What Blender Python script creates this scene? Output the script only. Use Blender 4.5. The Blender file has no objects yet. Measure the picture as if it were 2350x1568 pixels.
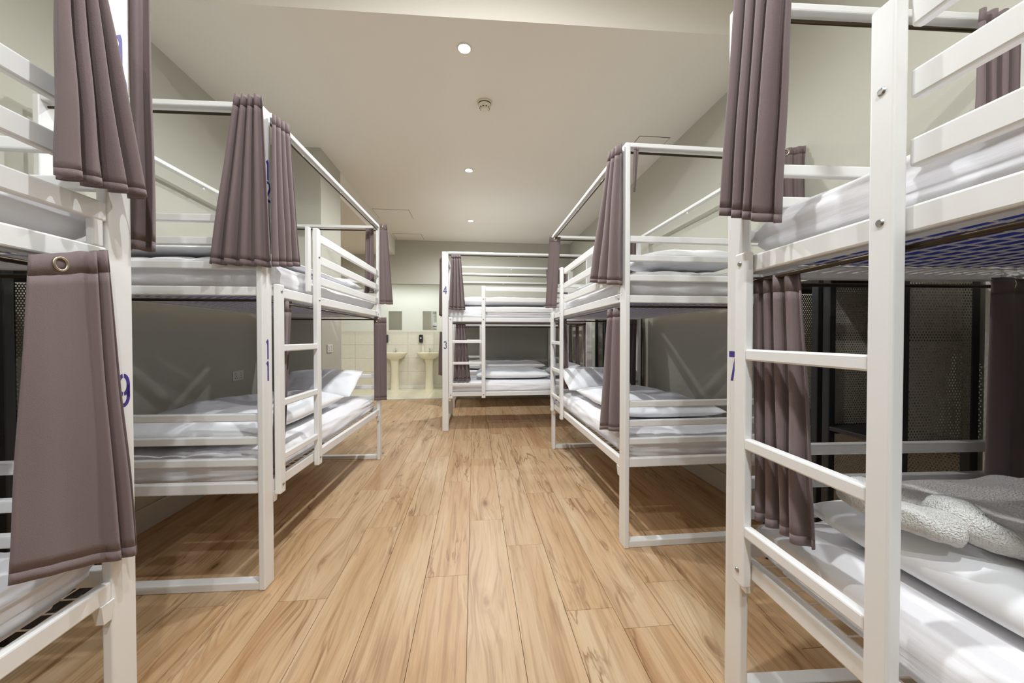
import bpy, bmesh, math, random
from mathutils import Vector, Matrix, noise
random.seed(7)
SC = bpy.context.scene
COL = SC.collection

# ------------------------------------------------------------------ camera, world, light levels
F_PX, YAW, PITCH, CAM_H, CY = 850.5, 0.1025, -0.0137, 1.2217, 786.5
cam_d = bpy.data.cameras.new('camera'); cam = bpy.data.objects.new('camera', cam_d); COL.objects.link(cam)
cam.location = (0, 0, CAM_H); cam.rotation_euler = (math.pi/2 + PITCH, 0, -YAW)
cam_d.sensor_width = 36; cam_d.lens = F_PX/2350*36; cam_d.shift_y = (CY-784)/2350; cam_d.clip_start = 0.02
SC.camera = cam
w = bpy.data.worlds.new('world'); SC.world = w; w.use_nodes = True
w.node_tree.nodes['Background'].inputs[0].default_value = (0.6, 0.62, 0.65, 1)
w.node_tree.nodes['Background'].inputs[1].default_value = 0.05
SC.view_settings.view_transform = 'Standard'; SC.view_settings.look = 'None'
SC.view_settings.gamma = 1; SC.view_settings.use_curve_mapping = False
SC.view_settings.exposure = 0.0
SC.cycles.max_bounces = 6; SC.cycles.diffuse_bounces = 4; SC.cycles.glossy_bounces = 2; SC.cycles.caustics_reflective = False; SC.cycles.caustics_refractive = False; SC.cycles.adaptive_threshold = .02
LAMP_W = 115.0            # watts (radiant) of each ceiling downlight
LAMP_COL = (0.955, 1.0, 1.03)

# ------------------------------------------------------------------ pixel -> point helpers
def ray(px, py):
    v = Vector(((px-1175)/F_PX, (CY-py)/F_PX, -1.0))
    return cam.rotation_euler.to_matrix() @ v
def on_plane(px, py, p, n):
    d = ray(px, py); o = Vector((0, 0, CAM_H)); n = Vector(n)
    return o + d*((Vector(p)-o).dot(n)/d.dot(n))

# ------------------------------------------------------------------ materials
def srgb(r, g, b):
    f = lambda c: c/12.92 if c <= .04045 else ((c+.055)/1.055)**2.4
    return (f(r/255), f(g/255), f(b/255), 1)
def mat(name, col, rough=.5, metal=0.0, bump=0.0, bscale=60, spec=.5, sheen=0, var=0.0, stretch=(1,1,1), detail=3):
    m = bpy.data.materials.new(name); m.use_nodes = True; nt = m.node_tree; b = nt.nodes['Principled BSDF']
    b.inputs['Base Color'].default_value = col; b.inputs['Roughness'].default_value = rough
    b.inputs['Metallic'].default_value = metal; b.inputs['Specular IOR Level'].default_value = spec
    if sheen: b.inputs['Sheen Weight'].default_value = sheen; b.inputs['Sheen Roughness'].default_value = .5
    if bump or var:
        tc = nt.nodes.new('ShaderNodeTexCoord'); mp = nt.nodes.new('ShaderNodeMapping'); mp.inputs['Scale'].default_value = stretch
        n = nt.nodes.new('ShaderNodeTexNoise'); n.inputs['Scale'].default_value = bscale; n.inputs['Detail'].default_value = detail
        nt.links.new(tc.outputs['Object'], mp.inputs[0]); nt.links.new(mp.outputs[0], n.inputs['Vector'])
        if bump:
            bp = nt.nodes.new('ShaderNodeBump'); bp.inputs['Strength'].default_value = bump; bp.inputs['Distance'].default_value = .01
            nt.links.new(n.outputs['Fac'], bp.inputs['Height']); nt.links.new(bp.outputs[0], b.inputs['Normal'])
        if var:
            mx = nt.nodes.new('ShaderNodeMix'); mx.data_type = 'RGBA'
            mx.inputs[6].default_value = tuple(c*(1-var) for c in col[:3])+(1,); mx.inputs[7].default_value = tuple(min(1, c*(1+var)) for c in col[:3])+(1,)
            nt.links.new(n.outputs['Fac'], mx.inputs[0]); nt.links.new(mx.outputs[2], b.inputs['Base Color'])
    return m
M = {}
M['paint'] = mat('white powder coated steel', (.87, .86, .845, 1), .34, bump=.03, bscale=25)
M['wall'] = mat('sage off white wall paint', srgb(192, 189, 176), .85, bump=.12, bscale=180, spec=.2)
M['ceil'] = mat('cream ceiling paint', srgb(236, 229, 217), .9, bump=.08, bscale=160, spec=.2)
M['bathwall'] = mat('bathroom white paint', srgb(236, 236, 226), .7, bump=.05, bscale=120)
M['skirt'] = mat('grey white skirting paint', srgb(200, 196, 186), .45, bump=.03, bscale=30)
M['curtain'] = mat('mauve grey curtain cloth', srgb(121, 105, 105), .75, bump=.15, bscale=420, spec=.25, sheen=.15, var=.05)
M['sheet'] = mat('white cotton sheet', srgb(246, 244, 247), .9, bump=.4, bscale=7, spec=.15, stretch=(.35, 3.2, 3.2), detail=4)
M['duvet'] = mat('white cotton duvet cover', srgb(247, 247, 249), .9, bump=.5, bscale=6, spec=.15, detail=4)
M['pillow'] = mat('white pillowcase', srgb(246, 246, 247), .9, bump=.4, bscale=9, spec=.15, detail=4)
M['towel'] = mat('white terry towel', srgb(240, 238, 233), 1.0, bump=1.0, bscale=260, spec=.05, sheen=.2, detail=2)
M['blanket'] = mat('terry throw cloth', srgb(232, 226, 222), 1.0, bump=.9, bscale=240, spec=.05, sheen=.2, detail=2)
M['blue'] = mat('blue mattress ticking', srgb(36, 66, 176), .7, bump=.1, bscale=200)
M['rod'] = mat('dark bronze rod', srgb(70, 58, 44), .35, metal=.8, bump=.02, bscale=80)
M['black'] = mat('black powder coated steel', (.012, .012, .013, 1), .45, bump=.05, bscale=140)
M['steel'] = mat('zinc bolt', srgb(170, 170, 168), .3, metal=1, bump=.05, bscale=200)
M['brass'] = mat('antique grommet metal', srgb(196, 184, 160), .3, metal=1, bump=.03, bscale=200)
M['number'] = mat('violet stencil paint', srgb(66, 50, 140), .5, bump=.1, bscale=220, var=.12)
M['ceramic'] = mat('cream ceramic', srgb(240, 232, 208), .12, bump=.02, bscale=8)
M['chrome'] = mat('chrome', (.8, .8, .8, 1), .1, metal=1, bump=.01, bscale=50)
M['dispenser'] = mat('black dispenser plastic', (.02, .02, .02, 1), .3, bump=.02, bscale=90)
M['bottle'] = mat('pale soap bottle plastic', srgb(222, 218, 196), .25, bump=.02, bscale=60)
M['plastic'] = mat('cream detector plastic', srgb(226, 220, 196), .45, bump=.03, bscale=90)
M['switch'] = mat('white socket plastic', srgb(222, 220, 212), .4, bump=.02, bscale=90)
M['tile'] = mat('beige stone tile', srgb(228, 221, 206), .3, bump=.05, bscale=14, var=.08, detail=6)
M['ftile'] = mat('cream floor tile', srgb(236, 226, 200), .25, bump=.04, bscale=10, var=.06, detail=6)
M['grout'] = mat('grey tile grout', srgb(200, 193, 174), .9, bump=.2, bscale=200)
M['gap'] = mat('dark underlay', srgb(92, 68, 48), .9, bump=.1, bscale=90)
M['dark'] = mat('dark slot', (.015, .013, .01, 1), .8, bump=.02, bscale=90)
m = bpy.data.materials.new('mirror glass'); m.use_nodes = True; b = m.node_tree.nodes['Principled BSDF']
b.inputs['Base Color'].default_value = (.86, .88, .86, 1); b.inputs['Metallic'].default_value = 1; b.inputs['Roughness'].default_value = .03; M['mirror'] = m

def emit(name, col, s):
    m = bpy.data.materials.new(name); m.use_nodes = True; nt = m.node_tree; nt.nodes.remove(nt.nodes['Principled BSDF'])
    e = nt.nodes.new('ShaderNodeEmission'); e.inputs[0].default_value = col+(1,); e.inputs[1].default_value = s
    nt.links.new(e.outputs[0], nt.nodes['Material Output'].inputs[0]); m.cycles.emission_sampling = 'NONE'; return m
M['lamp'] = emit('lamp face', (1, .97, .9), 40)

def wood():
    m = bpy.data.materials.new('oak laminate'); m.use_nodes = True; nt = m.node_tree; L = nt.links; N = nt.nodes
    b = N['Principled BSDF']; b.inputs['Roughness'].default_value = .42
    tc = N.new('ShaderNodeTexCoord'); oi = N.new('ShaderNodeObjectInfo')
    comb = N.new('ShaderNodeCombineXYZ')
    mul = N.new('ShaderNodeMath'); mul.operation = 'MULTIPLY'; mul.inputs[1].default_value = 37.0
    L.new(oi.outputs['Random'], mul.inputs[0]); L.new(mul.outputs[0], comb.inputs[0]); L.new(mul.outputs[0], comb.inputs[1])
    add = N.new('ShaderNodeVectorMath'); L.new(tc.outputs['Object'], add.inputs[0]); L.new(comb.outputs[0], add.inputs[1])
    def mapped(sx, sy): 
        q = N.new('ShaderNodeMapping'); q.inputs['Scale'].default_value = (sx, sy, 1); L.new(add.outputs[0], q.inputs[0]); return q.outputs[0]
    def nz(vec, sc, det=4, dist=0):
        q = N.new('ShaderNodeTexNoise'); q.inputs['Scale'].default_value = sc; q.inputs['Detail'].default_value = det; q.inputs['Distortion'].default_value = dist
        L.new(vec, q.inputs['Vector']); return q.outputs['Fac']
    def ramp(fac, stops):
        q = N.new('ShaderNodeValToRGB'); e = q.color_ramp.elements
        e[0].position, e[0].color = stops[0]; e[1].position, e[1].color = stops[-1]
        for p, c in stops[1:-1]: x = e.new(p); x.color = c
        L.new(fac, q.inputs[0]); return q.outputs[0]
    def mix(a, b_, f, mode='MIX'):
        q = N.new('ShaderNodeMix'); q.data_type = 'RGBA'; q.blend_type = mode
        for s, i in ((a, 6), (b_, 7)):
            if hasattr(s, 'is_output'): L.new(s, q.inputs[i])
            else: q.inputs[i].default_value = s
        if hasattr(f, 'is_output'): L.new(f, q.inputs[0])
        else: q.inputs[0].default_value = f
        return q.outputs[2]
    # knots bend the grain around them
    vo = N.new('ShaderNodeTexVoronoi'); vo.inputs['Scale'].default_value = 1.0; L.new(mapped(3.4, 1.15), vo.inputs['Vector'])
    fall = ramp(vo.outputs['Distance'], [(.0, (1, 1, 1, 1)), (.10, (.35, .35, .35, 1)), (.34, (0, 0, 0, 1))])
    sc = N.new('ShaderNodeVectorMath'); sc.operation = 'MULTIPLY'; sc.inputs[1].default_value = (.10, .35, 0); L.new(fall, sc.inputs[0])
    add2 = N.new('ShaderNodeVectorMath'); L.new(add.outputs[0], add2.inputs[0]); L.new(sc.outputs[0], add2.inputs[1])
    def bent(sx, sy):
        q = N.new('ShaderNodeMapping'); q.inputs['Scale'].default_value = (sx, sy, 1); L.new(add2.outputs[0], q.inputs[0]); return q.outputs[0]
    base = ramp(nz(bent(11, .8), 1.0, 4, .6), [(.28, srgb(176, 134, 94)), (.43, srgb(204, 167, 125)), (.56, srgb(218, 185, 145)), (.72, srgb(227, 201, 166))])
    tone = ramp(oi.outputs['Random'], [(0, srgb(208, 168, 124)), (.5, srgb(216, 183, 142)), (1, srgb(223, 197, 162))])
    c = mix(base, tone, .38)
    ring_ = ramp(nz(bent(46, 1.6), 1.0, 3, .5), [(.36, (.80, .75, .70, 1)), (.50, (1, 1, 1, 1)), (.66, (1.0, .985, .97, 1))])
    c = mix(c, ring_, .95, 'MULTIPLY')
    fine = ramp(nz(bent(190, 7), 1.0, 4), [(.34, (.84, .80, .76, 1)), (.56, (1, 1, 1, 1))])
    c = mix(c, fine, .55, 'MULTIPLY')
    # thin wandering mineral streaks, only in patches
    rl = nz(bent(9, 1.0), 1.0, 5, .9)
    line = ramp(rl, [(.478, (1, 1, 1, 1)), (.494, (.50, .38, .30, 1)), (.500, (.42, .31, .24, 1)), (.506, (.55, .44, .36, 1)), (.530, (1, 1, 1, 1))])
    patch = ramp(nz(mapped(3.0, .9), 1.0, 3), [(.44, (0, 0, 0, 1)), (.60, (1, 1, 1, 1))])
    c = mix(c, mix((1, 1, 1, 1), line, patch), .85, 'MULTIPLY')
    warm = ramp(nz(mapped(5, .8), 1.0, 3), [(.45, (1, 1, 1, 1)), (.72, (.90, .80, .70, 1))])
    c = mix(c, warm, .8, 'MULTIPLY')
    knot = ramp(vo.outputs['Distance'], [(.0, (.26, .20, .17, 1)), (.030, (.40, .31, .25, 1)), (.075, (.84, .78, .72, 1)), (.15, (1, 1, 1, 1))])
    c = mix(c, knot, .85, 'MULTIPLY')
    c = mix(c, (.90, .90, .915, 1), 1.0, 'MULTIPLY')
    L.new(c, b.inputs['Base Color'])
    bp = N.new('ShaderNodeBump'); bp.inputs['Strength'].default_value = .12; bp.inputs['Distance'].default_value = .002
    L.new(nz(bent(190, 7), 1.0, 4), bp.inputs['Height']); L.new(bp.outputs[0], b.inputs['Normal'])
    return m
M['wood'] = wood()

def perforated():
    m = bpy.data.materials.new('perforated steel sheet'); m.use_nodes = True; nt = m.node_tree; N = nt.nodes; L = nt.links
    b = N['Principled BSDF']; b.inputs['Base Color'].default_value = srgb(156, 149, 136); b.inputs['Roughness'].default_value = .5
    tc = N.new('ShaderNodeTexCoord'); sp = N.new('ShaderNodeSeparateXYZ'); L.new(tc.outputs['Object'], sp.inputs[0])
    def op(o, a, b_=None):
        q = N.new('ShaderNodeMath'); q.operation = o
        for i, s in enumerate((a, b_)):
            if s is None: continue
            if hasattr(s, 'is_output'): L.new(s, q.inputs[i])
            else: q.inputs[i].default_value = s
        return q.outputs[0]
    P = .0125
    row = op('DIVIDE', sp.outputs['Z'], P*.866); ri = op('FLOOR', row); fz = op('SUBTRACT', op('SUBTRACT', row, ri), .5)
    off = op('MULTIPLY', op('MODULO', op('ABSOLUTE', ri), 2), .5)
    hx = op('ADD', op('DIVIDE', op('ADD', sp.outputs['X'], sp.outputs['Y']), P), off)
    fx = op('SUBTRACT', op('SUBTRACT', hx, op('FLOOR', hx)), .5)
    d2 = op('ADD', op('MULTIPLY', fx, fx), op('MULTIPLY', op('MULTIPLY', fz, .866), op('MULTIPLY', fz, .866)))
    hole = op('LESS_THAN', d2, .30*.30)
    tr = N.new('ShaderNodeBsdfTransparent'); mx = N.new('ShaderNodeMixShader')
    L.new(hole, mx.inputs[0]); L.new(b.outputs[0], mx.inputs[1]); L.new(tr.outputs[0], mx.inputs[2])
    L.new(mx.outputs[0], N['Material Output'].inputs[0]); return m
M['perf'] = perforated()

# ------------------------------------------------------------------ mesh helpers
CACHE = {}
def box_mesh(sx, sy, sz, bev=.004, seg=2):
    k = (round(sx, 4), round(sy, 4), round(sz, 4), bev, seg)
    if k in CACHE: return CACHE[k]
    bm = bmesh.new(); bmesh.ops.create_cube(bm, size=1); bmesh.ops.scale(bm, vec=(sx, sy, sz), verts=bm.verts)
    if bev: bmesh.ops.bevel(bm, geom=list(bm.edges), offset=min(bev, .45*min(sx, sy, sz)), segments=seg, profile=.5, affect='EDGES')
    me = bpy.data.meshes.new('box'); bm.to_mesh(me); bm.free()
    if bev:
        for p in me.polygons: p.use_smooth = True
        me.set_sharp_from_angle(angle=math.radians(12))
    CACHE[k] = me; return me
def cyl_mesh(r, h, n=16, r2=None, bev=0):
    k = ('c', round(r, 4), round(h, 4), n, r2, bev)
    if k in CACHE: return CACHE[k]
    bm = bmesh.new(); bmesh.ops.create_cone(bm, cap_ends=True, segments=n, radius1=r, radius2=r if r2 is None else r2, depth=h)
    if bev: bmesh.ops.bevel(bm, geom=[e for e in bm.edges if abs(e.verts[0].co.z-e.verts[1].co.z) < 1e-6], offset=bev, segments=2, affect='EDGES')
    me = bpy.data.meshes.new('cyl'); bm.to_mesh(me); bm.free()
    for p in me.polygons: p.use_smooth = True
    me.set_sharp_from_angle(angle=math.radians(50)); CACHE[k] = me; return me
def torus_mesh(R, r, n=24, k=8):
    key = ('t', R, r, n, k)
    if key in CACHE: return CACHE[key]
    V = []; Fc = []
    for i in range(n):
        a = 2*math.pi*i/n
        for j in range(k):
            c = 2*math.pi*j/k; V.append(((R+r*math.cos(c))*math.cos(a), (R+r*math.cos(c))*math.sin(a), r*math.sin(c)))
            Fc.append((i*k+j, ((i+1) % n)*k+j, ((i+1) % n)*k+(j+1) % k, i*k+(j+1) % k))
    me = bpy.data.meshes.new('ring'); me.from_pydata(V, [], Fc); me.update()
    for p in me.polygons: p.use_smooth = True
    CACHE[key] = me; return me
USED = {}
def obj(name, me, material, parent=None, loc=(0, 0, 0), rot=(0, 0, 0)):
    """mesh data is shared between alike pieces of one material"""
    if me.materials:
        if me.materials[0] is not M[material]:
            k = (me.name, material)
            if k not in USED: q = me.copy(); q.materials.clear(); q.materials.append(M[material]); USED[k] = q
            me = USED[k]
    else: me.materials.append(M[material])
    o = bpy.data.objects.new(name, me); COL.objects.link(o); o.location = loc; o.rotation_euler = rot
    if parent: o.parent = parent
    return o
def bar(name, lo, hi, material, parent=None, bev=.004, seg=2):
    lo = Vector(lo); hi = Vector(hi); s = hi-lo
    return obj(name, box_mesh(abs(s.x), abs(s.y), abs(s.z), bev, seg), material, parent, (lo+hi)/2)
def empty(name, loc, rz=0):
    o = bpy.data.objects.new(name, None); COL.objects.link(o); o.location = loc; o.rotation_euler = (0, 0, rz); o.empty_display_size = .1; return o
def tag(o, label, cat, group=None):
    o['label'] = label; o['category'] = cat
    if group: o['group'] = group
    return o
def struct(o): o['kind'] = 'structure'; return o
def mesh_obj(name, V, Fc, material, parent=None, loc=(0, 0, 0), smooth=True, angle=60):
    me = bpy.data.meshes.new(name); me.from_pydata(V, [], Fc); me.update()
    if smooth:
        for p in me.polygons: p.use_smooth = True
        me.set_sharp_from_angle(angle=math.radians(angle))
    return obj(name, me, material, parent, loc)

# ------------------------------------------------------------------ the room
XL, XR, YB, YF, ZC, ZU = -2.08, 1.97, 7.5, -2.6, 3.14, 3.62
PILX, PY0, PY1 = -1.54, 3.95, 4.51          # pier on the left wall
BEAM_Z = 2.845
RECX = -3.3                                  # hallway recess beyond the pier
def slab(name, lo, hi, material): return struct(bar(name, lo, hi, material, bev=0))
fl = slab('floor', (RECX-.1, YF-.1, -.06), (XR+.1, YB, -.0085), 'gap')
slab('wall_left', (XL-.12, YF, 0), (XL, PY0, ZU), 'wall')
slab('wall_right', (XR, YF, 0), (XR+.12, YB, ZU), 'wall')
slab('wall_pier', (RECX, PY0, 0), (PILX, PY1, ZC), 'wall')
slab('wall_recess', (RECX-.12, PY1, 0), (RECX, YB, BEAM_Z), 'wall')
OPX0, OPX1, OPZ = -3.0, -.47, 2.28           # opening to the wash room
slab('wall_back', (OPX1, YB, 0), (XR+.12, YB+.12, ZC+.1), 'wall')
slab('wall_back_header', (RECX-.12, YB, OPZ), (OPX1, YB+.12, ZC+.1), 'wall')
slab('wall_back_side', (RECX-.12, YB, 0), (OPX0, YB+.12, OPZ), 'wall')
slab('wall_front', (XL-.12, YF-.12, 0), (XR+.12, YF, ZU), 'wall')
# lowered main ceiling, a step in it above the near beds, then the higher ceiling
sl = -.0276; ys = lambda x: 2.31 + sl*(x+1.5)
V = [(XL, ys(XL), ZC), (XR, ys(XR), ZC), (XR, YB, ZC), (XL, YB, ZC)]; V += [(x, y, ZU+.1) for x, y, z in V]
struct(mesh_obj('ceiling', V, [(0, 3, 2, 1), (4, 5, 6, 7), (0, 1, 5, 4), (1, 2, 6, 5), (2, 3, 7, 6), (3, 0, 4, 7)], 'ceil', smooth=False))
slab('ceiling_upper', (XL-.12, YF-.1, ZU), (XR+.12, 2.6, ZU+.1), 'ceil')
slab('ceiling_bulkhead', (RECX, PY1, BEAM_Z), (PILX, YB, ZC), 'ceil')
# skirting
for nm, lo, hi in (('baseboard_left', (XL, YF, 0), (XL+.016, PY0, .15)), ('baseboard_right', (XR-.016, YF, 0), (XR, YB, .15)),
                   ('baseboard_back', (OPX1+.02, YB-.016, 0), (XR-.02, YB, .15)), ('baseboard_pier', (PILX, PY0+.001, 0), (PILX+.016, PY1-.001, .15))):
    s = struct(bar(nm, lo, hi, 'skirt', bev=.004)); l = Vector(lo); h = Vector(hi)
    if h.y-l.y > .1: bar('skirting_bead', (l.x-.004 if l.x > 0 else l.x, l.y+.005, .128), (h.x if l.x > 0 else h.x+.004, h.y-.005, .142), 'skirt', None, .003).parent = None
for o in [o for o in COL.objects if o.name.startswith('skirting_bead')]:
    o.parent = COL.objects['baseboard_right' if o.location.x > 0 else ('baseboard_left' if o.location.x < -1.9 else 'baseboard_pier')]
    o.matrix_parent_inverse = o.parent.matrix_world.inverted() if False else Matrix.Translation(-o.parent.location)
# door frame trim round the wash room opening threshold
struct(bar('trim_1', (OPX0, YB-.005, -.008), (OPX1, YB+.10, .006), 'switch', bev=.002))

# plank floor: rows measured from the photograph
PW, PX0, PL = .2182, -.0296, 1.255
phase = {0: 2.47, 1: 2.147, 2: 1.605, 3: 1.482, -1: 1.905, -2: 1.323, -3: 2.44, -4: 1.797}
for k in range(-15, 10):
    x0, x1 = PX0+k*PW, PX0+(k+1)*PW
    inrec = x1 < XL+.02
    x0, x1 = max(x0, RECX if inrec else max(x0, RECX)), min(x1, XR)
    if x1-x0 < .03: continue
    lo_y = PY1 if x1 < XL+.02 else YF
    ph = phase.get(k, random.uniform(0, PL)); y = ph-PL*math.ceil((ph-YF)/PL)
    while y < YB:
        a, b_ = max(y, lo_y, .2 if abs(x0) > 0 and y < .2 else lo_y), min(y+PL, YB-.006)
        y += PL
        if b_-a < .04 or b_ < .2: continue
        o = bar('floor_plank', (x0+.0009, a+.0009, -.0085), (x1-.0009, b_-.0009, 0), 'wood', fl, .0007, 1)
        o.location -= fl.location
# hatches in the ceiling
def hatch(pa, pb, pc, pd):
    P = [on_plane(*p, (0, 0, ZC), (0, 0, 1)) for p in (pa, pb, pc, pd)]
    xs = sorted(p.x for p in P); ys_ = sorted(p.y for p in P); x0, x1 = (xs[0]+xs[1])/2, (xs[2]+xs[3])/2; y0, y1 = (ys_[0]+ys_[1])/2, (ys_[2]+ys_[3])/2
    t = empty('ceiling_hatch', ((x0+x1)/2, (y0+y1)/2, ZC)); hx, hy = (x1-x0)/2, (y1-y0)/2
    bar('hatch_panel', (-hx+.004, -hy+.004, -.004), (hx-.004, hy-.004, 0), 'ceil', t, .001, 1)
    for lo, hi in (((-hx, -hy), (hx, -hy+.004)), ((-hx, hy-.004), (hx, hy)), ((-hx, -hy), (-hx+.004, hy)), ((hx-.004, -hy), (hx, hy))):
        bar('hatch_gap', lo+(-.002,), hi+(.0,), 'dark', t, 0)
    return t
tag(hatch((850, 478), (940, 483), (948, 503), (872, 500)), 'thin outlined access hatch in ceiling above the opening, farther from back wall', 'hatch')
tag(hatch((898, 535), (967, 538), (974, 551), (912, 549)), 'thin outlined access hatch in ceiling close to back wall', 'hatch')
tag(hatch((1465, 315), (1538, 312), (1528, 330), (1450, 334)), 'faint outlined access hatch in ceiling beside right wall', 'hatch')

# ------------------------------------------------------------------ lamps
def downlight(x, y, z, label, power=LAMP_W, col=LAMP_COL, group='ceiling downlights', spread=172):
    t = tag(empty('ceiling_downlight', (x, y, z)), label, 'light', group)
    obj('trim_ring', torus_mesh(.043, .006, 32, 8), 'switch', t, (0, 0, -.002))
    obj('lamp_face', cyl_mesh(.038, .004, 28), 'lamp', t, (0, 0, -.003))
    d = bpy.data.lights.new('downlight_beam', 'SPOT'); d.energy = power; d.color = col; d.spot_size = math.radians(spread); d.spot_blend = .5; d.shadow_soft_size = .035
    lo = bpy.data.objects.new('downlight_beam', d); COL.objects.link(lo); lo.location = (0, 0, -.012); lo.parent = t
    return t
downlight(-.06, 2.50, ZC, 'bright ceiling downlight between ceiling step and smoke detector')
downlight(-.055, 4.30, ZC, 'bright ceiling downlight beyond the smoke detector, second from the step')
downlight(-.05, 6.15, ZC, 'bright ceiling downlight closest to the back wall', LAMP_W*1.3)
for x, y, w_ in ((.05, .95, 'just before the step'), (.05, -.55, 'midway between step and front wall'), (.05, -1.9, 'closest to the front wall')):
    downlight(x, y, ZU, 'ceiling downlight in the higher ceiling '+w_, LAMP_W*1.35)

# smoke detector
t = tag(empty('smoke_detector', (.09, 3.06, ZC)), 'cream domed smoke detector on the ceiling', 'detector')
obj('base', cyl_mesh(.062, .012, 32, None, .003), 'plastic', t, (0, 0, -.006))
obj('gap_ring', cyl_mesh(.052, .006, 32), 'dark', t, (0, 0, -.014))
obj('body', cyl_mesh(.040, .034, 32, .052, .003), 'plastic', t, (0, 0, -.033))
obj('cap', cyl_mesh(.028, .014, 28, .036, .003), 'plastic', t, (0, 0, -.057))
for i in range(10):
    a = 2*math.pi*i/10
    obj('vent_slot', box_mesh(.012, .004, .006, .001, 1), 'dark', t, (.0405*math.cos(a), .0405*math.sin(a), -.047), (0, 0, a+math.pi/2))

# ------------------------------------------------------------------ bunk beds
L_, W_, T_ = 2.0, 1.0, 2.3387
def wire_base(parent, z):
    V = []; Fc = []
    def strip(x0, x1, y0, y1, zz):
        i = len(V); h = .0015
        V.extend([(x0, y0, zz-h), (x1, y0, zz-h), (x1, y1, zz-h), (x0, y1, zz-h), (x0, y0, zz+h), (x1, y0, zz+h), (x1, y1, zz+h), (x0, y1, zz+h)])
        Fc.extend([tuple(i+q for q in f) for f in ((0, 3, 2, 1), (4, 5, 6, 7), (0, 1, 5, 4), (1, 2, 6, 5), (2, 3, 7, 6), (3, 0, 4, 7))])
    for i in range(1, 18): y = .03+i*(W_-.06)/18; strip(.03, L_-.03, y-.0016, y+.0016, z)
    for i in range(1, 34): x = .03+i*(L_-.06)/34; strip(x-.0016, x+.0016, .03, W_-.03, z+.003)
    if ('wire', z) not in CACHE:
        me = bpy.data.meshes.new('wires'); me.from_pydata(V, [], Fc); me.update(); CACHE[('wire', z)] = me
    o = obj('wire_mesh_base', CACHE[('wire', z)], 'paint', parent); o['kind'] = 'stuff'; return o
# stencil digits as strokes: list of polygons in a .05 x .1 cell
def arc(cx, cz, rx, rz, a0, a1, t, n=14):
    out = [(cx+rx*math.cos(math.radians(a0+(a1-a0)*i/n)), cz+rz*math.sin(math.radians(a0+(a1-a0)*i/n))) for i in range(n+1)]
    inn = [(cx+(rx-t)*math.cos(math.radians(a0+(a1-a0)*i/n)), cz+(rz-t)*math.sin(math.radians(a0+(a1-a0)*i/n))) for i in range(n+1)]
    return [[out[i], out[i+1], inn[i+1], inn[i]] for i in range(n)]
DIG = {'1': [[(.020, 0), (.032, 0), (.032, .088), (.020, .082)], [(.020, .082), (.032, .088), (.026, .1), (.010, .086)], [(.010, .086), (.020, .072), (.020, .082), (.016, .084)]],
       '0': arc(.025, .05, .024, .05, -82, 82, .012)+arc(.025, .05, .024, .05, 98, 262, .012),
       '7': [[(.002, .1), (.046, .1), (.042, .080), (.002, .080)], [(.034, .078), (.046, .094), (.026, 0), (.012, 0)]],
       '4': [[(.030, 0), (.042, 0), (.042, .1), (.030, .1)], [(0, .024), (.027, .024), (.027, .038), (0, .038)], [(0, .038), (.012, .038), (.027, .075), (.027, .1)], [(.042, .024), (.05, .024), (.05, .038), (.042, .038)]],
       '3': arc(.024, .072, .022, .028, -75, 160, .012)+arc(.024, .028, .024, .030, -160, 75, .012),
       '9': arc(.025, .068, .024, .034, -82, 82, .012)+arc(.025, .068, .024, .034, 98, 262, .012)+arc(.025, .034, .024, .034, -120, 30, .012)+[[(.037, .03), (.049, .03), (.049, .068), (.037, .068)]],
       '2': arc(.025, .072, .024, .028, -30, 165, .012)+[[(0, 0), (.049, 0), (.049, .013), (0, .013)], [(0, .013), (.016, .013), (.046, .058), (.036, .066)]]}
def digit(parent, ch, x, z, flip, w=1.0):
    V = []; Fc = []
    for poly in DIG[ch]:
        i = len(V)
        for px, pz in poly: V.append((x+(-(px-.025) if flip else (px-.025))*w, -.0006, z+pz))
        f = tuple(range(i, i+len(poly)))
        n = (Vector(V[f[1]])-Vector(V[f[0]])).cross(Vector(V[f[2]])-Vector(V[f[0]]))
        Fc.append(f if n.y < 0 else f[::-1])
    n0 = len(V); V += [(a, .0005, c) for a, b_, c in V]; Fc += [tuple(q+n0 for q in f[::-1]) for f in list(Fc)]
    for f in Fc[:len(Fc)//2]:
        for a, b_ in zip(f, f[1:]+f[:1]): Fc.append((b_, a, a+n0, b_+n0))
    return mesh_obj('bed_number', V, Fc, 'number', parent, smooth=False)

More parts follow.
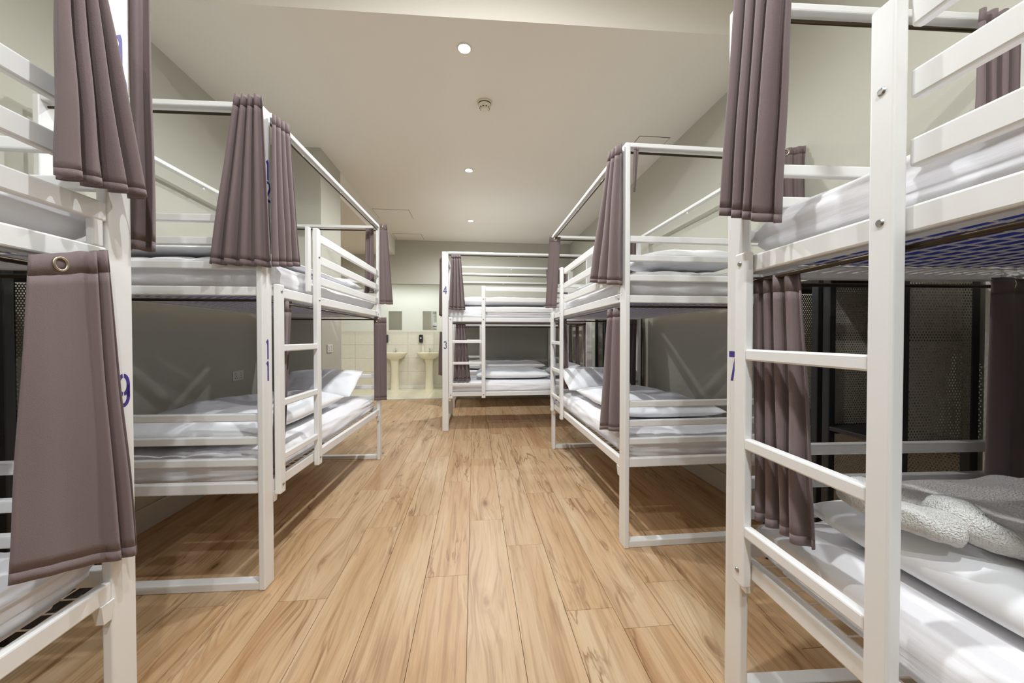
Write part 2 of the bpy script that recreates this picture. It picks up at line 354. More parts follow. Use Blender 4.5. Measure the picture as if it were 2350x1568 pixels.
def bed(loc, rz, label, ladder=True, numbers=()):
    t = tag(empty('bunk_bed', (loc[0], loc[1], 0), rz), label, 'bunk bed', 'white metal bunk beds')
    P = 'paint'; posts = []
    for x0 in (0, L_-.08):
        for y0 in (0, W_-.03):
            po = bar('post', (x0, y0, 0), (x0+.08, y0+.03, T_-.004), P, t, .006, 3)
            if y0 == 0: posts.append(po)
    for xa, sgn in ((0, 1), (L_, -1)):
        def e(name, d0, d1, z0, z1, bev=.005): 
            a, b_ = xa+sgn*d0, xa+sgn*d1
            return bar(name, (min(a, b_), .03, z0), (max(a, b_), W_-.03, z1), P, t, bev, 2)
        e('foot_bar', .006, .058, 0, .040)
        for z in (.853, .741, .636): e('end_rail', .012, .042, z-.037, z)
        for z in (1.809, 1.70, 1.585): e('end_rail', .012, .042, z-.037, z)
        e('end_platform_rail', .010, .045, .468, .520); e('end_platform_rail', .010, .045, 1.422, 1.466)
        e('canopy_bar', .004, .058, T_-.028, T_-.002)
    for y0, s in ((0, 1), (W_, -1)):
        def sd(name, d0, d1, z0, z1, x0=.08, x1=L_-.08, bev=.005):
            a, b_ = y0+s*d0, y0+s*d1
            return bar(name, (x0, min(a, b_), z0), (x1, max(a, b_), z1), P, t, bev, 2)
        sd('side_rail', .001, .030, .452, .506); sd('side_rail', .001, .030, 1.428, 1.482)
        sd('rail_lip', .030, .065, .452, .457, bev=.001); sd('rail_lip', .030, .065, 1.428, 1.433, bev=.001)
        sd('canopy_bar', -.004, .040, T_-.028, T_-.002)
        sd('canopy_clip', .012, .024, T_-.046, T_-.028, L_/2-.008, L_/2+.008, .002)
        for x in (.075, L_-.115):       # hook brackets under the lower rails
            i = y0+s*.012
            mesh_obj('hook_bracket', [(x, i-.014, .452), (x+.04, i-.014, .452), (x+.04, i+.014, .452), (x, i+.014, .452), (x+.010, i-.011, .395), (x+.034, i-.011, .395), (x+.034, i+.011, .395), (x+.010, i+.011, .395)],
                     [(0, 1, 2, 3), (7, 6, 5, 4), (0, 4, 5, 1), (1, 5, 6, 2), (2, 6, 7, 3), (3, 7, 4, 0)], P, t, smooth=False)
    # guard on the aisle side of the upper bunk
    gx0 = .56
    for z in (1.885, 1.745, 1.612): bar('guard_rail', (gx0, .0, z-.056), (L_-.08, .024, z), P, t, .005, 2)
    bar('guard_stile', (L_-.118, .002, 1.482), (L_-.088, .022, 1.56), P, t, .004, 2)
    # ladder
    for x in (.085, .51):
        up = bar('ladder_upright', (x, -.031, .430), (x+.05, -.001, 1.490 if x < .2 else 1.895), P, t, .006, 3)
        for z in (.475, 1.455) + (() if x < .2 else (1.72,)):
            obj('bolt', cyl_mesh(.0090, .004, 16, .006), 'steel', up, Vector((x+.025, -.0325, z))-up.location, (math.pi/2, 0, 0))
    for z in (1.185, .905, .628): bar('ladder_rung', (.135, -.029, z-.035), (.51, -.003, z), P, t, .005, 2)
    for x in (.10, L_-.10): obj('bolt', cyl_mesh(.007, .004, 14, .005), 'steel', t, (x, -.001, 1.455), (math.pi/2, 0, 0))
    # curtain rods
    def rod(a, b_):
        a, b_ = Vector(a), Vector(b_); d = b_-a
        o = obj('curtain_rod', cyl_mesh(.0065, d.length, 12), 'rod', t, (a+b_)/2); o.rotation_euler = d.to_track_quat('Z', 'Y').to_euler()
    for z in (T_-.046, 1.402):
        rod((.085, .018, z), (L_-.085, .018, z)); rod((.035, .035, z), (.035, W_-.035, z)); rod((L_-.035, .035, z), (L_-.035, W_-.035, z))
    wire_base(t, .462); wire_base(t, 1.438)
    for (ch, x, z, flip) in numbers: q = digit(posts[0 if x < 1 else 1], ch, x, z, flip, .9); q.location = -q.parent.location
    return t
def shift(origin, rz, dx, dy): c, s = math.cos(rz), math.sin(rz); return (origin[0]+dx*c-dy*s, origin[1]+dx*s+dy*c)
R90 = math.pi/2
B = {}
# local frame of every bed: +x from the ladder end along the bed, +y from the aisle side to the far side
B['b11'] = ((-1.0028, 1.882), R90-.0348)
r10 = R90+.0127; B['b9'] = (shift((-1.0586, 1.2731), r10, -L_, 0), r10)
r8 = -R90+.0028; B['b5'] = (shift((.8618, 2.0459), r8, -L_, 0), r8)
B['b7'] = ((.8775, 1.2103), -R90-.045)
B['b3'] = ((-.4101, 4.8743), 0.0)
B['b1'] = ((-.41, 6.47), 0.0)
B['b9o'] = bed(*B['b9'], 'white metal bunk bed with 10 and 9 stencilled on its post', numbers=(('1', L_-.030, 2.035, False), ('0', L_-.030, 1.925, False), ('9', L_-.036, 1.01, False)))
B['b11o'] = bed(*B['b11'], 'white metal bunk bed with 11 stencilled low on its post', numbers=(('1', .04, 1.115, False), ('1', .04, 1.01, False), ('1', .052, 1.99, False), ('2', .052, 1.885, False)))
bar('guard_stile', (.468, .002, 1.50), (.502, .024, 1.89), 'paint', B['b11o'], .004, 2)
B['b5o'] = bed(*B['b5'], 'white metal bunk unnumbered bed, across the aisle from bed eleven')
B['b7o'] = bed(*B['b7'], 'white metal bunk bed with 7 stencilled on its post behind the ladder', numbers=(('7', .036, 1.075, False),))
B['b3o'] = bed(*B['b3'], 'white metal bunk bed turned crosswise with 4 and 3 on its post', numbers=(('4', .04, 1.785, False), ('3', .04, 1.075, False)))
B['b1o'] = bed(*B['b1'], 'white metal bunk bed against back wall behind the crosswise bed three')

# ------------------------------------------------------------------ bedding
def cushion(name, lx, ly, lz, n_edge, material, parent=None, nx=48, ny=24, amp=.01, freq=3.0, seed=0, flat=.0, crown=0.0, zpow=.5, ridge=0.0, wrinkle=0.0):
    """soft box centred on x, y with its underside at z = 0"""
    V = []; Fc = []; s = Vector((seed*7.3, seed*3.1, seed*1.7))
    def sm(a): return math.sin(a*math.pi/2)
    def prof(u): return max(0.0, 1-abs(u)**n_edge)
    for side in (1, -1):
        for i in range(nx+1):
            for j in range(ny+1):
                u, v = sm(-1+2*i/nx), sm(-1+2*j/ny)
                h = (prof(u)*prof(v))**zpow
                x, y = u*lx/2, v*ly/2
                q = Vector((x, y, 0))*freq+s
                if side > 0:
                    d = noise.noise(q)*amp + noise.noise(q*2.3)*amp*.45
                    if ridge: d += ridge*(1-abs(noise.noise(Vector((x*1.2, y*5.5, 3))+s)))**6
                    z = lz*(.5+.5*h) + h*(d+crown*(1-u*u)*(1-v*v))
                    if h < 1e-6: z = lz*.5
                else:
                    z = lz*.5*(1-h)
                bul = noise.noise(Vector((x, y, 5))*freq*1.3+s)*amp*.6
                if wrinkle:
                    q2 = Vector((x*2.2+z*4, z*34, 2))+s; wv = -abs(noise.noise(q2))*wrinkle*2.2
                    q3 = Vector((y*2.2+z*4, z*34, 8))+s; wu = -abs(noise.noise(q3))*wrinkle*2.2
                    y += wv*abs(v)**8*(1 if v > 0 else -1); x += wu*abs(u)**8*(1 if u > 0 else -1)
                V.append((x+bul*abs(u)**3, y+bul*abs(v)**3, max(z, 0.0)))
    n = (nx+1)*(ny+1)
    for k in range(2):
        for i in range(nx):
            for j in range(ny):
                a = k*n+i*(ny+1)+j; f = (a, a+ny+1, a+ny+2, a+1); Fc.append(f if k == 0 else f[::-1])
    me = bpy.data.meshes.new(name); me.from_pydata(V, [], Fc); me.update()
    bm = bmesh.new(); bm.from_mesh(me); bmesh.ops.remove_doubles(bm, verts=bm.verts, dist=.0004); bm.to_mesh(me); bm.free()
    for p in me.polygons: p.use_smooth = True
    return obj(name, me, material, parent)
MAT_PROTO = {}
def mattress(bed_key, upper, label):
    lz = .190 if upper else .165; o, rz = B[bed_key]; z = (1.454 if upper else .476)
    x, y = shift(o, rz, L_/2, W_/2)
    t = tag(empty('mattress', (x, y, z), rz), label, 'mattress', 'mattresses on the bunks')
    k = (upper, lz, bed_key in ('b7', 'b9'))
    if k not in MAT_PROTO:
        a = cushion('fitted_sheet', 1.90, .90, lz, 13, 'sheet', None, 90, 60, .004, 2.4, 3+upper*4, ridge=-.014, wrinkle=.010, zpow=.38); a.location.z = .0
        b_ = obj('mattress_underside', box_mesh(1.74, .80, .02, .008), 'blue' if upper else 'sheet', None, (0, 0, .005)); MAT_PROTO[k] = (a, b_); a.parent = t; b_.parent = t
    else:
        for p in MAT_PROTO[k]: c = p.copy(); COL.objects.link(c); c.parent = t
    return t
def bedding(name, bed_key, upper, x0, x1, y0, y1, z, lz, label, cat, group, material='duvet', n=4.5, amp=.022, freq=3.2, seed=1, rz=0, tilt=0, zpow=.5, crown=0, ridge=0):
    o, r = B[bed_key]; x, y = shift(o, r, (x0+x1)/2, (y0+y1)/2)
    q = cushion(name, x1-x0, y1-y0, lz, n, material, None, 56, 36, amp, freq, seed, zpow=zpow, crown=crown, ridge=ridge)
    q.location = (x, y, z); q.rotation_euler = (0, tilt, r+rz); return tag(q, label, cat, group)
names = {'b9': 'bed nine and ten', 'b11': 'bed eleven', 'b5': 'unnumbered bed', 'b7': 'bed seven', 'b3': 'crosswise bed three', 'b1': 'bed against back wall'}
for i, k in enumerate(('b9', 'b11', 'b5', 'b7', 'b3', 'b1')):
    mattress(k, True, 'mattress in white sheet on upper bunk of '+names[k]); mattress(k, False, 'mattress in white sheet on lower bunk of '+names[k])
ZU_, ZL_ = 1.648, .645
dv = 'folded duvets'; pw = 'pillows'
def pil(k, up, x, label, seed, y=.5, tilt=0.0, lz=.13, rz=0, l=.40, w_=.66, z=None):
    zz = (ZU_ if up else ZL_) if z is None else z
    return bedding('pillow', k, up, x-l/2, x+l/2, y-w_/2, y+w_/2, zz, lz, label, 'pillow', pw, 'pillow', 2.6, .014, 6, seed, rz, tilt)
# upper bunks
bedding('duvet', 'b11', 1, .12, 1.50, .10, .92, ZU_, .055, 'white duvet on upper bunk of bed eleven', 'duvet', dv, seed=2)
pil('b11', 1, 1.72, 'white pillow on upper bunk of bed eleven', 5)
bedding('duvet', 'b5', 1, .55, 1.45, .10, .92, ZU_, .05, 'white duvet on upper bunk of unnumbered bed', 'duvet', dv, seed=4)
pil('b5', 1, 1.70, 'white pillow on upper bunk of unnumbered bed', 6, .52, lz=.14)
bedding('duvet', 'b7', 1, .70, 1.85, .16, .92, ZU_, .07, 'white duvet on upper bunk of bed seven', 'duvet', dv, seed=8)
bedding('duvet', 'b9', 1, .30, 1.20, .10, .92, ZU_, .08, 'white duvet on upper bunk of bed ten', 'duvet', dv, seed=9)
pil('b9', 1, 1.62, 'white pillow on upper bunk of bed ten', 7, .55, lz=.15)
bedding('duvet', 'b3', 1, .10, 1.50, .10, .92, ZU_, .13, 'thick white duvet on upper bunk of crosswise bed three', 'duvet', dv, seed=10)
bedding('duvet', 'b1', 1, .10, 1.90, .10, .92, ZU_, .08, 'white duvet on upper bunk of bed against back wall', 'duvet', dv, seed=14)
# lower bunks
bedding('duvet', 'b11', 0, .10, 1.38, .14, .90, ZL_, .15, 'puffy white duvet on lower bunk of bed eleven', 'duvet', dv, amp=.035, seed=11, n=3.6, ridge=.02)
pil('b11', 0, 1.66, 'white pillow leaning up on lower bunk of bed eleven', 12, .45, -.50, .14, z=.742)
bedding('duvet', 'b5', 0, .55, 1.68, .13, .86, ZL_, .13, 'puffy white duvet on lower bunk of unnumbered bed', 'duvet', dv, amp=.03, seed=13, n=3.6)
pil('b5', 0, .29, 'white pillow on lower bunk of unnumbered bed', 14, .40, .45, .14, z=.732)
bedding('duvet', 'b7', 0, .17, 1.92, .14, .92, ZL_, .115, 'neatly folded white duvet under the terry throw on lower bunk of bed seven', 'duvet', dv, amp=.008, seed=15, n=9, freq=2.4)
bedding('duvet', 'b9', 0, .30, 1.60, .10, .90, ZL_, .13, 'smooth white duvet on lower bunk of bed nine', 'duvet', dv, amp=.02, seed=16)
bedding('duvet', 'b3', 0, .45, 1.46, .16, .90, ZL_, .12, 'white duvet on lower bunk of crosswise bed three', 'duvet', dv, amp=.025, seed=17)
pil('b3', 0, 1.72, 'grey shaded pillow on lower bunk of crosswise bed three', 18, .5, -.3, z=.705)
bedding('duvet', 'b1', 0, .20, 1.70, .12, .90, ZL_, .14, 'white duvet on lower bunk of bed against back wall', 'duvet', dv, amp=.025, seed=19)
# terry throw on the lower bunk of bed 7
def fluffy_tube(name, pts, r, material, parent, seed=0, n=20):
    P = [Vector(p) for p in pts]; path = []
    for i in range(len(P)-1):
        p0, p1, p2, p3 = P[max(i-1, 0)], P[i], P[i+1], P[min(i+2, len(P)-1)]
        for k in range(8):
            u = k/8; path.append(.5*((2*p1)+(p2-p0)*u+(2*p0-5*p1+4*p2-p3)*u*u+(3*p1-p0-3*p2+p3)*u**3))
    path.append(P[-1]); V = []; Fc = []; m = len(path)
    for i, p in enumerate(path):
        d = (path[min(i+1, m-1)]-path[max(i-1, 0)]).normalized(); sd = Vector((0, 0, 1)).cross(d).normalized(); up = d.cross(sd)
        e = min(1, (i+.6)/3, (m-i-.4)/3)**.5
        for j in range(n):
            a = 2*math.pi*j/n; rr = r*e*(1+.22*noise.noise(Vector((p.x*14+math.cos(a), p.y*14+math.sin(a), seed))) + .08*noise.noise(Vector((p.x*60, p.y*60, a*3))))
            V.append(tuple(p + sd*rr*1.25*math.cos(a) + up*rr*math.sin(a)))
    for i in range(m-1):
        for j in range(n): a = i*n+j; b_ = i*n+(j+1) % n; Fc.append((a, b_, b_+n, a+n))
    Fc.append(tuple(range(n))[::-1]); Fc.append(tuple(range((m-1)*n, m*n)))
    return mesh_obj(name, V, Fc, material, parent, angle=180)
ZT = ZL_+.126
x, y = shift(*B['b7'], 0, 0); tt = tag(empty('terry_throw', (x, y, ZT), B['b7'][1]), 'fluffy white terry throw with a rolled edge on folded duvet of bed seven', 'throw')
c_ = cushion('spread', 1.00, .70, .055, 5, 'blanket', tt, 64, 40, .022, 4.2, 31, ridge=.022); c_.location = (.74, .58, 0)
fluffy_tube('rolled_edge', [(.285, .235, .030), (.305, .165, .034), (.36, .135, .036), (.43, .140, .034), (.49, .150, .040), (.525, .185, .036)], .032, 'towel', tt, 1)
fluffy_tube('folded_corner', [(.44, .245, .052), (.49, .205, .062), (.525, .195, .050), (.545, .225, .034), (.57, .275, .026), (.64, .270, .026), (.74, .262, .026)], .030, 'towel', tt, 5)

# ------------------------------------------------------------------ curtains
def curtain(key, axis, off, px, label, pleats=4, amp=.022, grommets=(0,), group='bunk curtains', seed=0, flat_left=0.0, bulge=0.0):
    """hung on a vertical plane of a bed: axis 'x' = across the bed at local x=off, axis 'y' = along the bed at local y=off.
    px = pixel corners top-left, top-right, bottom-left, bottom-right that the cloth spans on that plane."""
    o, rz = B[key]; p = Vector(shift(o, rz, off, 0) + (0,)) if axis == 'x' else Vector(shift(o, rz, 0, off) + (0,))
    n = Vector((math.cos(rz), math.sin(rz), 0)) if axis == 'x' else Vector((-math.sin(rz), math.cos(rz), 0))
    tl, tr, bl, br = [on_plane(q[0], q[1], p, n) for q in px]
    return cloth(tl, tr, bl, br, n, label, pleats, amp, grommets, group, seed, flat_left, bulge)
def curtain_l(key, axis, off, a0, a1, b0, b1, zt, zb, label, **kw):
    """same, with local coordinates: a0..a1 along the plane at the top, b0..b1 at the bottom"""
    o, rz = B[key]
    P = lambda s, z: Vector((shift(o, rz, off, s) if axis == 'x' else shift(o, rz, s, off)) + (z,))
    n = Vector((math.cos(rz), math.sin(rz), 0)) if axis == 'x' else Vector((-math.sin(rz), math.cos(rz), 0))
    return cloth(P(a0, zt), P(a1, zt), P(b0, zb), P(b1, zb), n, label, **kw)
def cloth(tl, tr, bl, br, n, label, pleats=4, amp=.022, grommets=(0,), group='bunk curtains', seed=0, flat_left=0.0, bulge=0.0):
    if n.dot(tl-Vector((0, 0, CAM_H))) > 0: n = -n               # folds come towards the room
    base = (tl+tr)/2; t = tag(empty('curtain', base), label, 'curtain', group)
    NS, NT = max(32, pleats*20), 30
    def pt(s, u):
        a = tl.lerp(bl, u); b_ = tr.lerp(br, u); e = (b_-a)
        ph = 0 if s < flat_left else (s-flat_left)/(1-flat_left)
        w1 = 2*math.pi*pleats*ph
        am = amp*(.75+.60*u)*(1 if ph > 0 else 0)*(1+.35*noise.noise(Vector((s*2.7*pleats, u*1.1, seed*3.3))))
        f = math.sin(w1)
        f = math.copysign(abs(f)**.9, f)
        ss = s - (.36/(pleats*2*math.pi)*math.sin(2*w1) if ph > 0 else 0)*(1-flat_left)
        wob = .008*noise.noise(Vector((s*3.1, u*2.2, seed*5.7)))*(.3+u)
        return a + e*ss + n*(f*am + wob + bulge*math.sin(math.pi*u)) + Vector((0, 0, .004*noise.noise(Vector((s*6, seed, 2)))))
    rows = [pt_u for pt_u in [i/NT for i in range(NT+1)]]
    hT, hB = 2, NT-1
    def part(name, r0, r1, off):
        V = []; Fc = []
        for r in range(r0, r1+1):
            u = rows[r]
            for i in range(NS+1): V.append(tuple(pt(i/NS, u) + n*off - base))
        for r in range(r1-r0):
            for i in range(NS): a = r*(NS+1)+i; Fc.append((a, a+1, a+NS+2, a+NS+1))
        q = mesh_obj(name, V, Fc, 'curtain', t, angle=80); md = q.modifiers.new('thickness', 'SOLIDIFY'); md.thickness = .0024 if off == 0 else .0030; md.offset = 0; return q
    hd = part('heading', 0, hT, .0003); part('cloth_panel', hT, hB, 0); part('hem', hB, NT, .0003)
    for s in grommets:
        c = pt(s, .035); e = (pt(min(1, s+.02), .035)-pt(max(0, s-.02), .035)).normalized(); nn = Vector((0, 0, 1)).cross(e)
        if nn.dot(n) < 0: nn = -nn
        g = obj('grommet', torus_mesh(.016, .0035), 'brass', hd, c+nn*.003-base); g.rotation_euler = nn.to_track_quat('Z', 'Y').to_euler()
    return t
# bed 10 / 9
curtain('b9', 'y', -.058, [(128, -120), (232, -40), (124, 402), (334, 458)], 'long pleated curtain hanging over the number 10 on its post', 4, .028, (), seed=1)
curtain_l('b9', 'x', L_+.034, .025, -.030, .025, -.034, T_+.06, 1.50, 'narrow curtain at end of bed ten facing the bed eleven', pleats=1, amp=.014, grommets=(), seed=2)
curtain('b9', 'y', -.030, [(66, 584), (247, 574), (18, 1345), (316, 1272)], 'wide flat curtain with brass grommet at lower bunk of bed nine', 2, .016, (.34,), seed=3, flat_left=.70)
# bed 11 / 12
curtain('b11', 'x', -.022, [(541, 219), (600, 219), (484, 606), (620, 612)], 'flared pleated curtain on end of upper bunk of bed eleven', 4, .016, (), seed=4)
curtain('b11', 'y', -.030, [(624, 262), (664, 290), (622, 612), (689, 612)], 'pleated curtain beside the post on aisle side of bed eleven upper bunk', 4, .014, (), seed=5)
curtain_l('b11', 'x', L_-.10, -.012, -.085, -.010, -.14, T_+.0, 1.55, 'dark curtain outside guard rail at far end of bed eleven upper bunk', pleats=1, amp=.012, grommets=(.25,), seed=6)
curtain_l('b11', 'x', L_-.064, .13, .055, .145, .055, T_-.034, 1.665, 'dark curtain inside guard rail at far end of bed eleven upper bunk', pleats=2, amp=.008, grommets=(), seed=7)
curtain_l('b11', 'y', .016, .145, .30, .092, .20, 1.42, .53, 'dark tucked curtain behind the ladder of bed eleven', pleats=2, amp=.009, grommets=(), seed=8)
curtain_l('b11', 'x', L_-.10, .045, -.075, .045, -.075, 1.42, .60, 'straight curtain with ring at far lower end of bed eleven', pleats=1, amp=.010, grommets=(.3,), seed=9)
# bed with no number
curtain('b5', 'y', -.030, [(1400, 350), (1424, 330), (1357, 648), (1422, 655)], 'creased pleated curtain on aisle side of unnumbered bed upper bunk', 3, .016, (), seed=10)
curtain_l('b5', 'x', .11, .075, -.045, .03, -.09, T_-.034, 1.54, 'dark curtain with ring at ladder end of unnumbered bed upper bunk', pleats=1, amp=.010, grommets=(.4,), seed=11)
curtain_l('b5', 'x', L_+.015, .04, .07, .035, .05, T_-.04, 2.05, 'curtain sliver tucked beside end post of unnumbered bed', pleats=1, amp=.006, grommets=(), seed=12)
curtain('b5', 'y', .012, [(1396, 711), (1424, 707), (1380, 985), (1424, 992)], 'curtain on lower aisle side of unnumbered bed beside its post', 2, .014, (), seed=13)
curtain_l('b5', 'x', .12, .045, .14, .07, .17, 1.42, .665, 'dark curtain behind the ladder of unnumbered bed', pleats=2, amp=.010, grommets=(), seed=14)
curtain_l('b5', 'x', .066, .83, .955, .72, .945, 1.42, .665, 'dark curtain at wall corner of unnumbered bed lower bunk', pleats=3, amp=.012, grommets=(.2,), seed=15)
curtain_l('b5', 'x', .066, .82, .945, .80, .945, T_-.034, 1.67, 'dark curtain at wall corner of unnumbered bed upper bunk', pleats=3, amp=.012, grommets=(), seed=16)
curtain('b5', 'x', L_+.016, [(1784, 344), (1850, 334), (1784, 580), (1855, 590)], 'bunched curtain at wall end of unnumbered bed facing the lockers', 3, .010, (.3,), seed=17)
# bed 7
curtain('b7', 'y', -.050, [(1700, -70), (1812, -110), (1670, 496), (1776, 512)], 'tall pleated curtain on upper bunk of bed seven', 4, .024, (), seed=18)
curtain('b7', 'y', .024, [(1733, 638), (1832, 626), (1738, 1190), (1866, 1262)], 'wavy pleated curtain behind the ladder of bed seven', 4, .013, (), seed=19)
curtain_l('b7', 'x', .110, .835, .995, .82, .995, 1.42, .66, 'dark curtain with brass grommet at wall corner of bed seven lower bunk', pleats=1, amp=.014, grommets=(.55,), seed=20)
curtain_l('b7', 'y', .938, .16, .50, .14, .60, 1.42, .84, 'dark pleated curtain along the wall side of bed seven lower bunk', pleats=4, amp=.012, grommets=(), seed=21)
curtain_l('b7', 'x', .100, .79, .945, .77, .94, T_-.034, 1.67, 'dark curtain at wall corner of bed seven upper bunk', pleats=4, amp=.012, grommets=(), seed=22)
# bed 3 / 4
curtain('b3', 'y', -.025, [(1036, 585), (1057, 585), (1030, 710), (1068, 712)], 'gathered curtain beside the stencilled 4', 4, .02, (), seed=23)
curtain_l('b3', 'x', -.03, .10, .55, .08, .60, T_-.05, 1.52, 'dark curtain on open end of crosswise bed four upper bunk toward the sinks', pleats=3, amp=.020, grommets=(), seed=24)
curtain('b3', 'y', .045, [(1046, 744), (1068, 744), (1041, 874), (1080, 874)], 'gathered curtain behind the ladder of crosswise bed three', 4, .018, (), seed=25)
curtain_l('b3', 'x', -.03, .10, .45, .06, .60, 1.30, .72, 'dark curtain on open end of crosswise bed three lower bunk toward the sinks', pleats=3, amp=.022, grommets=(), seed=26)
curtain_l('b3', 'x', L_-.066, .82, .96, .75, .96, 1.42, .70, 'dark curtain at back wall corner of crosswise bed three lower bunk', pleats=3, amp=.012, grommets=(), seed=27)
curtain_l('b3', 'x', L_-.066, .42, .58, .38, .55, 1.42, .72, 'dark curtain in the middle of crosswise bed three lower end', pleats=3, amp=.014, grommets=(), seed=28)
curtain_l('b3', 'x', L_-.066, .05, .20, .05, .14, 1.42, .72, 'dark curtain at front corner of crosswise bed three lower end near lockers', pleats=3, amp=.012, grommets=(), seed=29)
curtain_l('b3', 'y', .945, 1.55, 1.88, 1.60, 1.88, T_-.034, 1.68, 'dark curtain at right rear of crosswise bed four upper bunk', pleats=4, amp=.012, grommets=(), seed=30)

# ------------------------------------------------------------------ lockers
def locker(x0, y0, label, side):
    """open black steel locker .33 deep in x, .32 wide in y; side = +1 when its back is on the right wall"""
    D_, Wd, H_ = .34, .32, 1.50
    t = tag(empty('storage_rack', (x0+D_/2, y0+Wd/2, 0)), label, 'rack', 'black steel storage racks')
    hx, hy, p = D_/2, Wd/2, .034
    for sx in (-1, 1):
        for sy in (-1, 1): bar('upright', (min(sx*hx, sx*(hx-p)), min(sy*hy, sy*(hy-p)), 0), (max(sx*hx, sx*(hx-p)), max(sy*hy, sy*(hy-p)), H_), 'black', t, .003, 1)
    for z in (.10, .80, H_-.02):
        bar('shelf', (-hx+.002, -hy+p, z), (hx-.002, hy-p, z+.018), 'black', t, .002, 1)
        for sy in (-1, 1): bar('shelf_edge', (-hx+p, sy*hy-(p if sy > 0 else 0), z-.016), (hx-p, sy*hy+(0 if sy > 0 else p), z+.018), 'black', t, .002, 1)
    xb = side*(hx-.012)
    bar('back_bar', (xb-.010, -hy+p, 1.205), (xb+.010, hy-p, 1.245), 'black', t, .002, 1)
    obj('back_panel', box_mesh(.0012, Wd-2*p, .52, 0), 'perf', t, (xb+side*.008, 0, 1.09-.01)); 
    obj('back_panel', box_mesh(.0012, Wd-2*p, .42, 0), 'perf', t, (xb+side*.008, 0, .54))
    for sy in (-1, 1):
        obj('side_panel', box_mesh(D_-2*p, .0012, .64, 0), 'perf', t, (0, sy*(hy-.004), 1.14))
    return t
locker(1.60, 1.58, 'black open steel rack with perforated back beside end of unnumbered bed', 1)
locker(1.60, 1.235, 'black open steel rack with perforated back beside end of bed seven', 1)
locker(-2.04, 1.53, 'black open steel rack with perforated panels next to bed eleven', -1)
locker(1.60, 4.12, 'black open steel rack behind the wall corner of the unnumbered bed', 1)
locker(1.60, 4.47, 'black open steel rack between unnumbered bed and crosswise bed three', 1)

# ------------------------------------------------------------------ sockets
def socket(loc, rz, label, s=.5):
    t = tag(empty('wall_socket', loc, rz), label, 'socket')
    bar('faceplate', (-.073, -.010, -.043), (.073, 0, .043), 'switch', t, .003, 2)
    for x in (-.034, .034):
        bar('rocker', (x-.010, -.014, .010), (x+.010, -.009, .030), 'switch', t, .002, 1)
        for dx, dz in ((0, -.004), (-.011, -.022), (.011, -.022)): bar('pin_hole', (x+dx-.003, -.0108, dz-.004), (x+dx+.003, -.0095, dz+.004), 'dark', t, 0)
    return t
p = on_plane(545, 862, (XL, 0, 0), (1, 0, 0)); socket((XL, p.y, p.z), -math.pi/2 + math.pi, 'white double socket on left wall above the bed eleven lower mattress')
p = on_plane(756, 800, (PILX, 0, 0), (1, 0, 0)); socket((PILX, p.y, p.z), math.pi/2, 'white double socket on side of the pier beyond bed eleven')

# ------------------------------------------------------------------ wash room
BY, BZ = 9.1, 2.62
BX0, BX1 = -3.4, -.35
slab('floor_washroom', (BX0, YB, -.06), (BX1, BY, -.008), 'grout'); fw = COL.objects['floor_washroom']
slab('ceiling_washroom', (BX0, YB+.12, BZ), (BX1, BY, BZ+.1), 'bathwall')
slab('wall_washroom_back', (BX0, BY, 0), (BX1, BY+.1, BZ), 'bathwall'); bw = COL.objects['wall_washroom_back']
slab('wall_washroom_left', (BX0-.1, YB+.12, 0), (BX0, BY+.1, BZ), 'bathwall'); slab('wall_washroom_right', (BX1, YB+.12, 0), (BX1+.1, BY+.1, BZ), 'bathwall')
n = 5; tw = (BX1-BX0)/n
for i in range(n):
    for j in range(4):
        o = bar('wall_tile', (BX0+i*tw+.0015, BY-.010, .085+j*.322+.0015), (BX0+(i+1)*tw-.0015, BY, .085+(j+1)*.322-.0015), 'tile', bw, .0015, 1); o.location -= bw.location
    for j in range(3):
        o = bar('floor_tile', (BX0+i*tw+.002, YB+.10+j*.5+.002, -.008), (BX0+(i+1)*tw-.002, min(BY, YB+.10+(j+1)*.5)-.002, 0), 'ftile', fw, .0015, 1); o.location -= fw.location
struct(bar('baseboard_washroom', (BX0, BY-.018, 0), (BX1, BY-.0005, .085), 'bathwall', bev=.004))
def ring(lst, n_=32):
    """loft of superellipse rings (cx, cy, z, rx, ry, exponent)"""
    V = []; Fc = []
    for (cx, cy, z, rx, ry, ex) in lst:
        for i in range(n_):
            a = 2*math.pi*i/n_; c, s = math.cos(a), math.sin(a)
            V.append((cx+rx*math.copysign(abs(c)**(2/ex), c), cy+ry*math.copysign(abs(s)**(2/ex), s), z))
    for k in range(len(lst)-1):
        for i in range(n_): a = k*n_+i; b_ = k*n_+(i+1) % n_; Fc.append((a, b_, b_+n_, a+n_))
    Fc.append(tuple(range(n_))[::-1]); Fc.append(tuple(range((len(lst)-1)*n_, len(lst)*n_))); return V, Fc
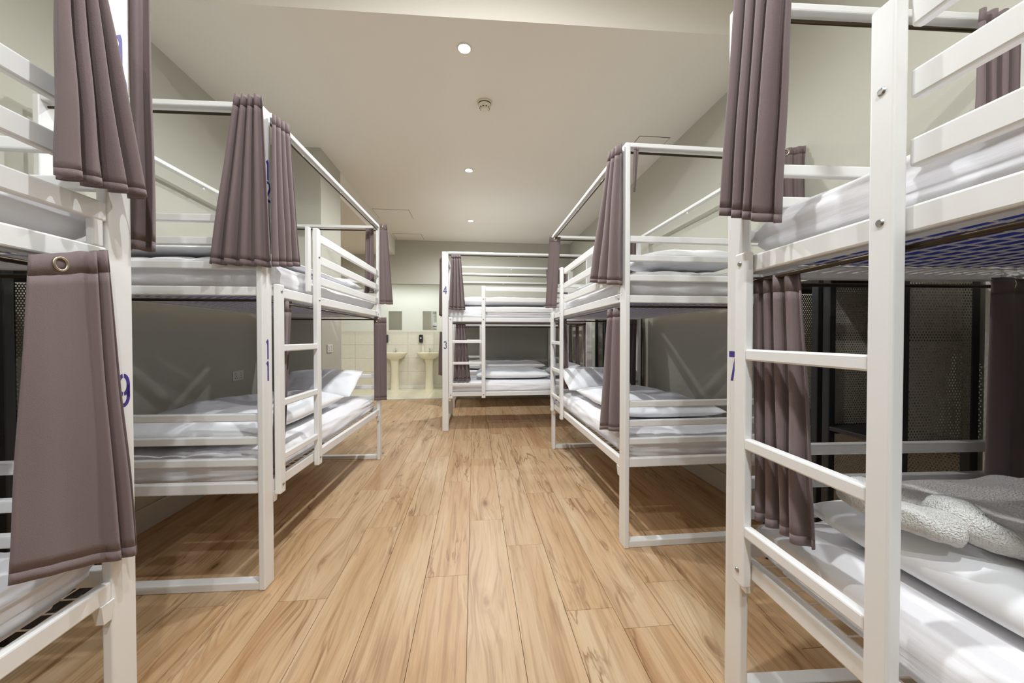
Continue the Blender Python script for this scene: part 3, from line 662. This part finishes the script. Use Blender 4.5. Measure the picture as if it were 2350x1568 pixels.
def sink(x, label):
    t = tag(empty('pedestal_sink', (x, BY-.01, 0)), label, 'sink', 'pedestal sinks')
    V, Fc = ring([(0, -.20, .70, .10, .09, 2.6), (0, -.21, .745, .18, .15, 2.8), (0, -.215, .80, .245, .195, 3), (0, -.218, .845, .272, .212, 3.4), (0, -.218, .865, .275, .215, 3.6), (0, -.218, .872, .270, .210, 3.6), (0, -.235, .870, .215, .150, 3), (0, -.235, .83, .19, .13, 2.6), (0, -.235, .765, .11, .08, 2.2)])
    mesh_obj('basin', V, Fc, 'ceramic', t)
    V, Fc = ring([(0, -.17, 0, .105, .10, 2.4), (0, -.17, .03, .10, .095, 2.4), (0, -.17, .30, .082, .08, 2.4), (0, -.17, .60, .085, .08, 2.4), (0, -.19, .72, .10, .09, 2.6)])
    mesh_obj('pedestal', V, Fc, 'ceramic', t)
    tp = obj('tap', cyl_mesh(.022, .085, 18, .017), 'chrome', t, (0, -.06, .912))
    s = obj('spout', cyl_mesh(.012, .12, 14), 'chrome', tp, (0, -.055, .013)); s.rotation_euler = (math.radians(100), 0, 0)
    bar('tap_lever', (-.010, -.04, .046), (.010, .015, .058), 'chrome', tp, .003, 1)
    return t
sx1 = on_plane(906, 880, (0, BY-.2, 0), (0, 1, 0)).x; sx2 = on_plane(985, 880, (0, BY-.2, 0), (0, 1, 0)).x
sink(sx1, 'cream pedestal sink farther from the crosswise bed three'); sink(sx2, 'cream pedestal sink closer to the crosswise bed three')
def mirror(a, b_, label):
    p, q = on_plane(*a, (0, BY, 0), (0, 1, 0)), on_plane(*b_, (0, BY, 0), (0, 1, 0))
    t = tag(empty('wall_mirror', ((p.x+q.x)/2, BY, min(p.z, q.z))), label, 'mirror', 'wash room mirrors'); hw, h = abs(q.x-p.x)/2, abs(p.z-q.z)
    bar('backing', (-hw, -.006, 0), (hw, -.0003, h), 'switch', t, .001, 1); bar('glass', (-hw+.002, -.010, .002), (hw-.002, -.006, h-.002), 'mirror', t, .001, 1)
mirror((892, 714), (923, 757), 'pale frameless mirror above the sink farther from crosswise bed three'); mirror((970, 714), (1002, 757), 'grey reflecting frameless mirror above the sink closer to crosswise bed three')
def dispenser(px, label):
    p = on_plane(px, 777, (0, BY-.01, 0), (0, 1, 0)); t = tag(empty('soap_dispenser', (p.x, BY-.0105, 1.10)), label, 'dispenser', 'black soap dispensers')
    bar('housing', (-.042, -.09, 0), (.042, 0, .19), 'dispenser', t, .014, 3); bar('window', (-.012, -.0925, .09), (.012, -.089, .13), 'switch', t, .002, 1); bar('push_lever', (-.032, -.10, .006), (.032, -.08, .04), 'dispenser', t, .006, 2)
dispenser(887.5, 'black wall soap dispenser beside the pale mirror'); dispenser(967, 'black wall soap dispenser beside the grey mirror')
p = on_plane(970, 800, (0, BY-.12, 0), (0, 1, 0)); t = tag(empty('soap_bottle', (p.x, BY-.075, .8725)), 'pale clear soap bottle on rim of the sink closer to crosswise bed three', 'bottle')
V, Fc = ring([(0, 0, 0, .030, .022, 3), (0, 0, .10, .031, .022, 3), (0, 0, .13, .022, .018, 2.4), (0, 0, .145, .012, .012, 2)]); mesh_obj('bottle_body', V, Fc, 'bottle', t)
obj('pump_cap', cyl_mesh(.013, .03, 14, .008), 'switch', t, (0, 0, .16))
downlight(-1.9, 8.25, BZ, 'wash room ceiling downlight before the pale mirror', LAMP_W*.32, (.93, 1, 1.03)); downlight(-1.05, 8.25, BZ, 'wash room ceiling downlight before the grey mirror', LAMP_W*.32, (.93, 1, 1.03))
downlight(-2.5, 6.0, BEAM_Z, 'unseen fill downlight added in the hallway recess', LAMP_W*.45)  # unseen lamp added to brighten the wall above the wash room opening
bpy.context.view_layer.update()
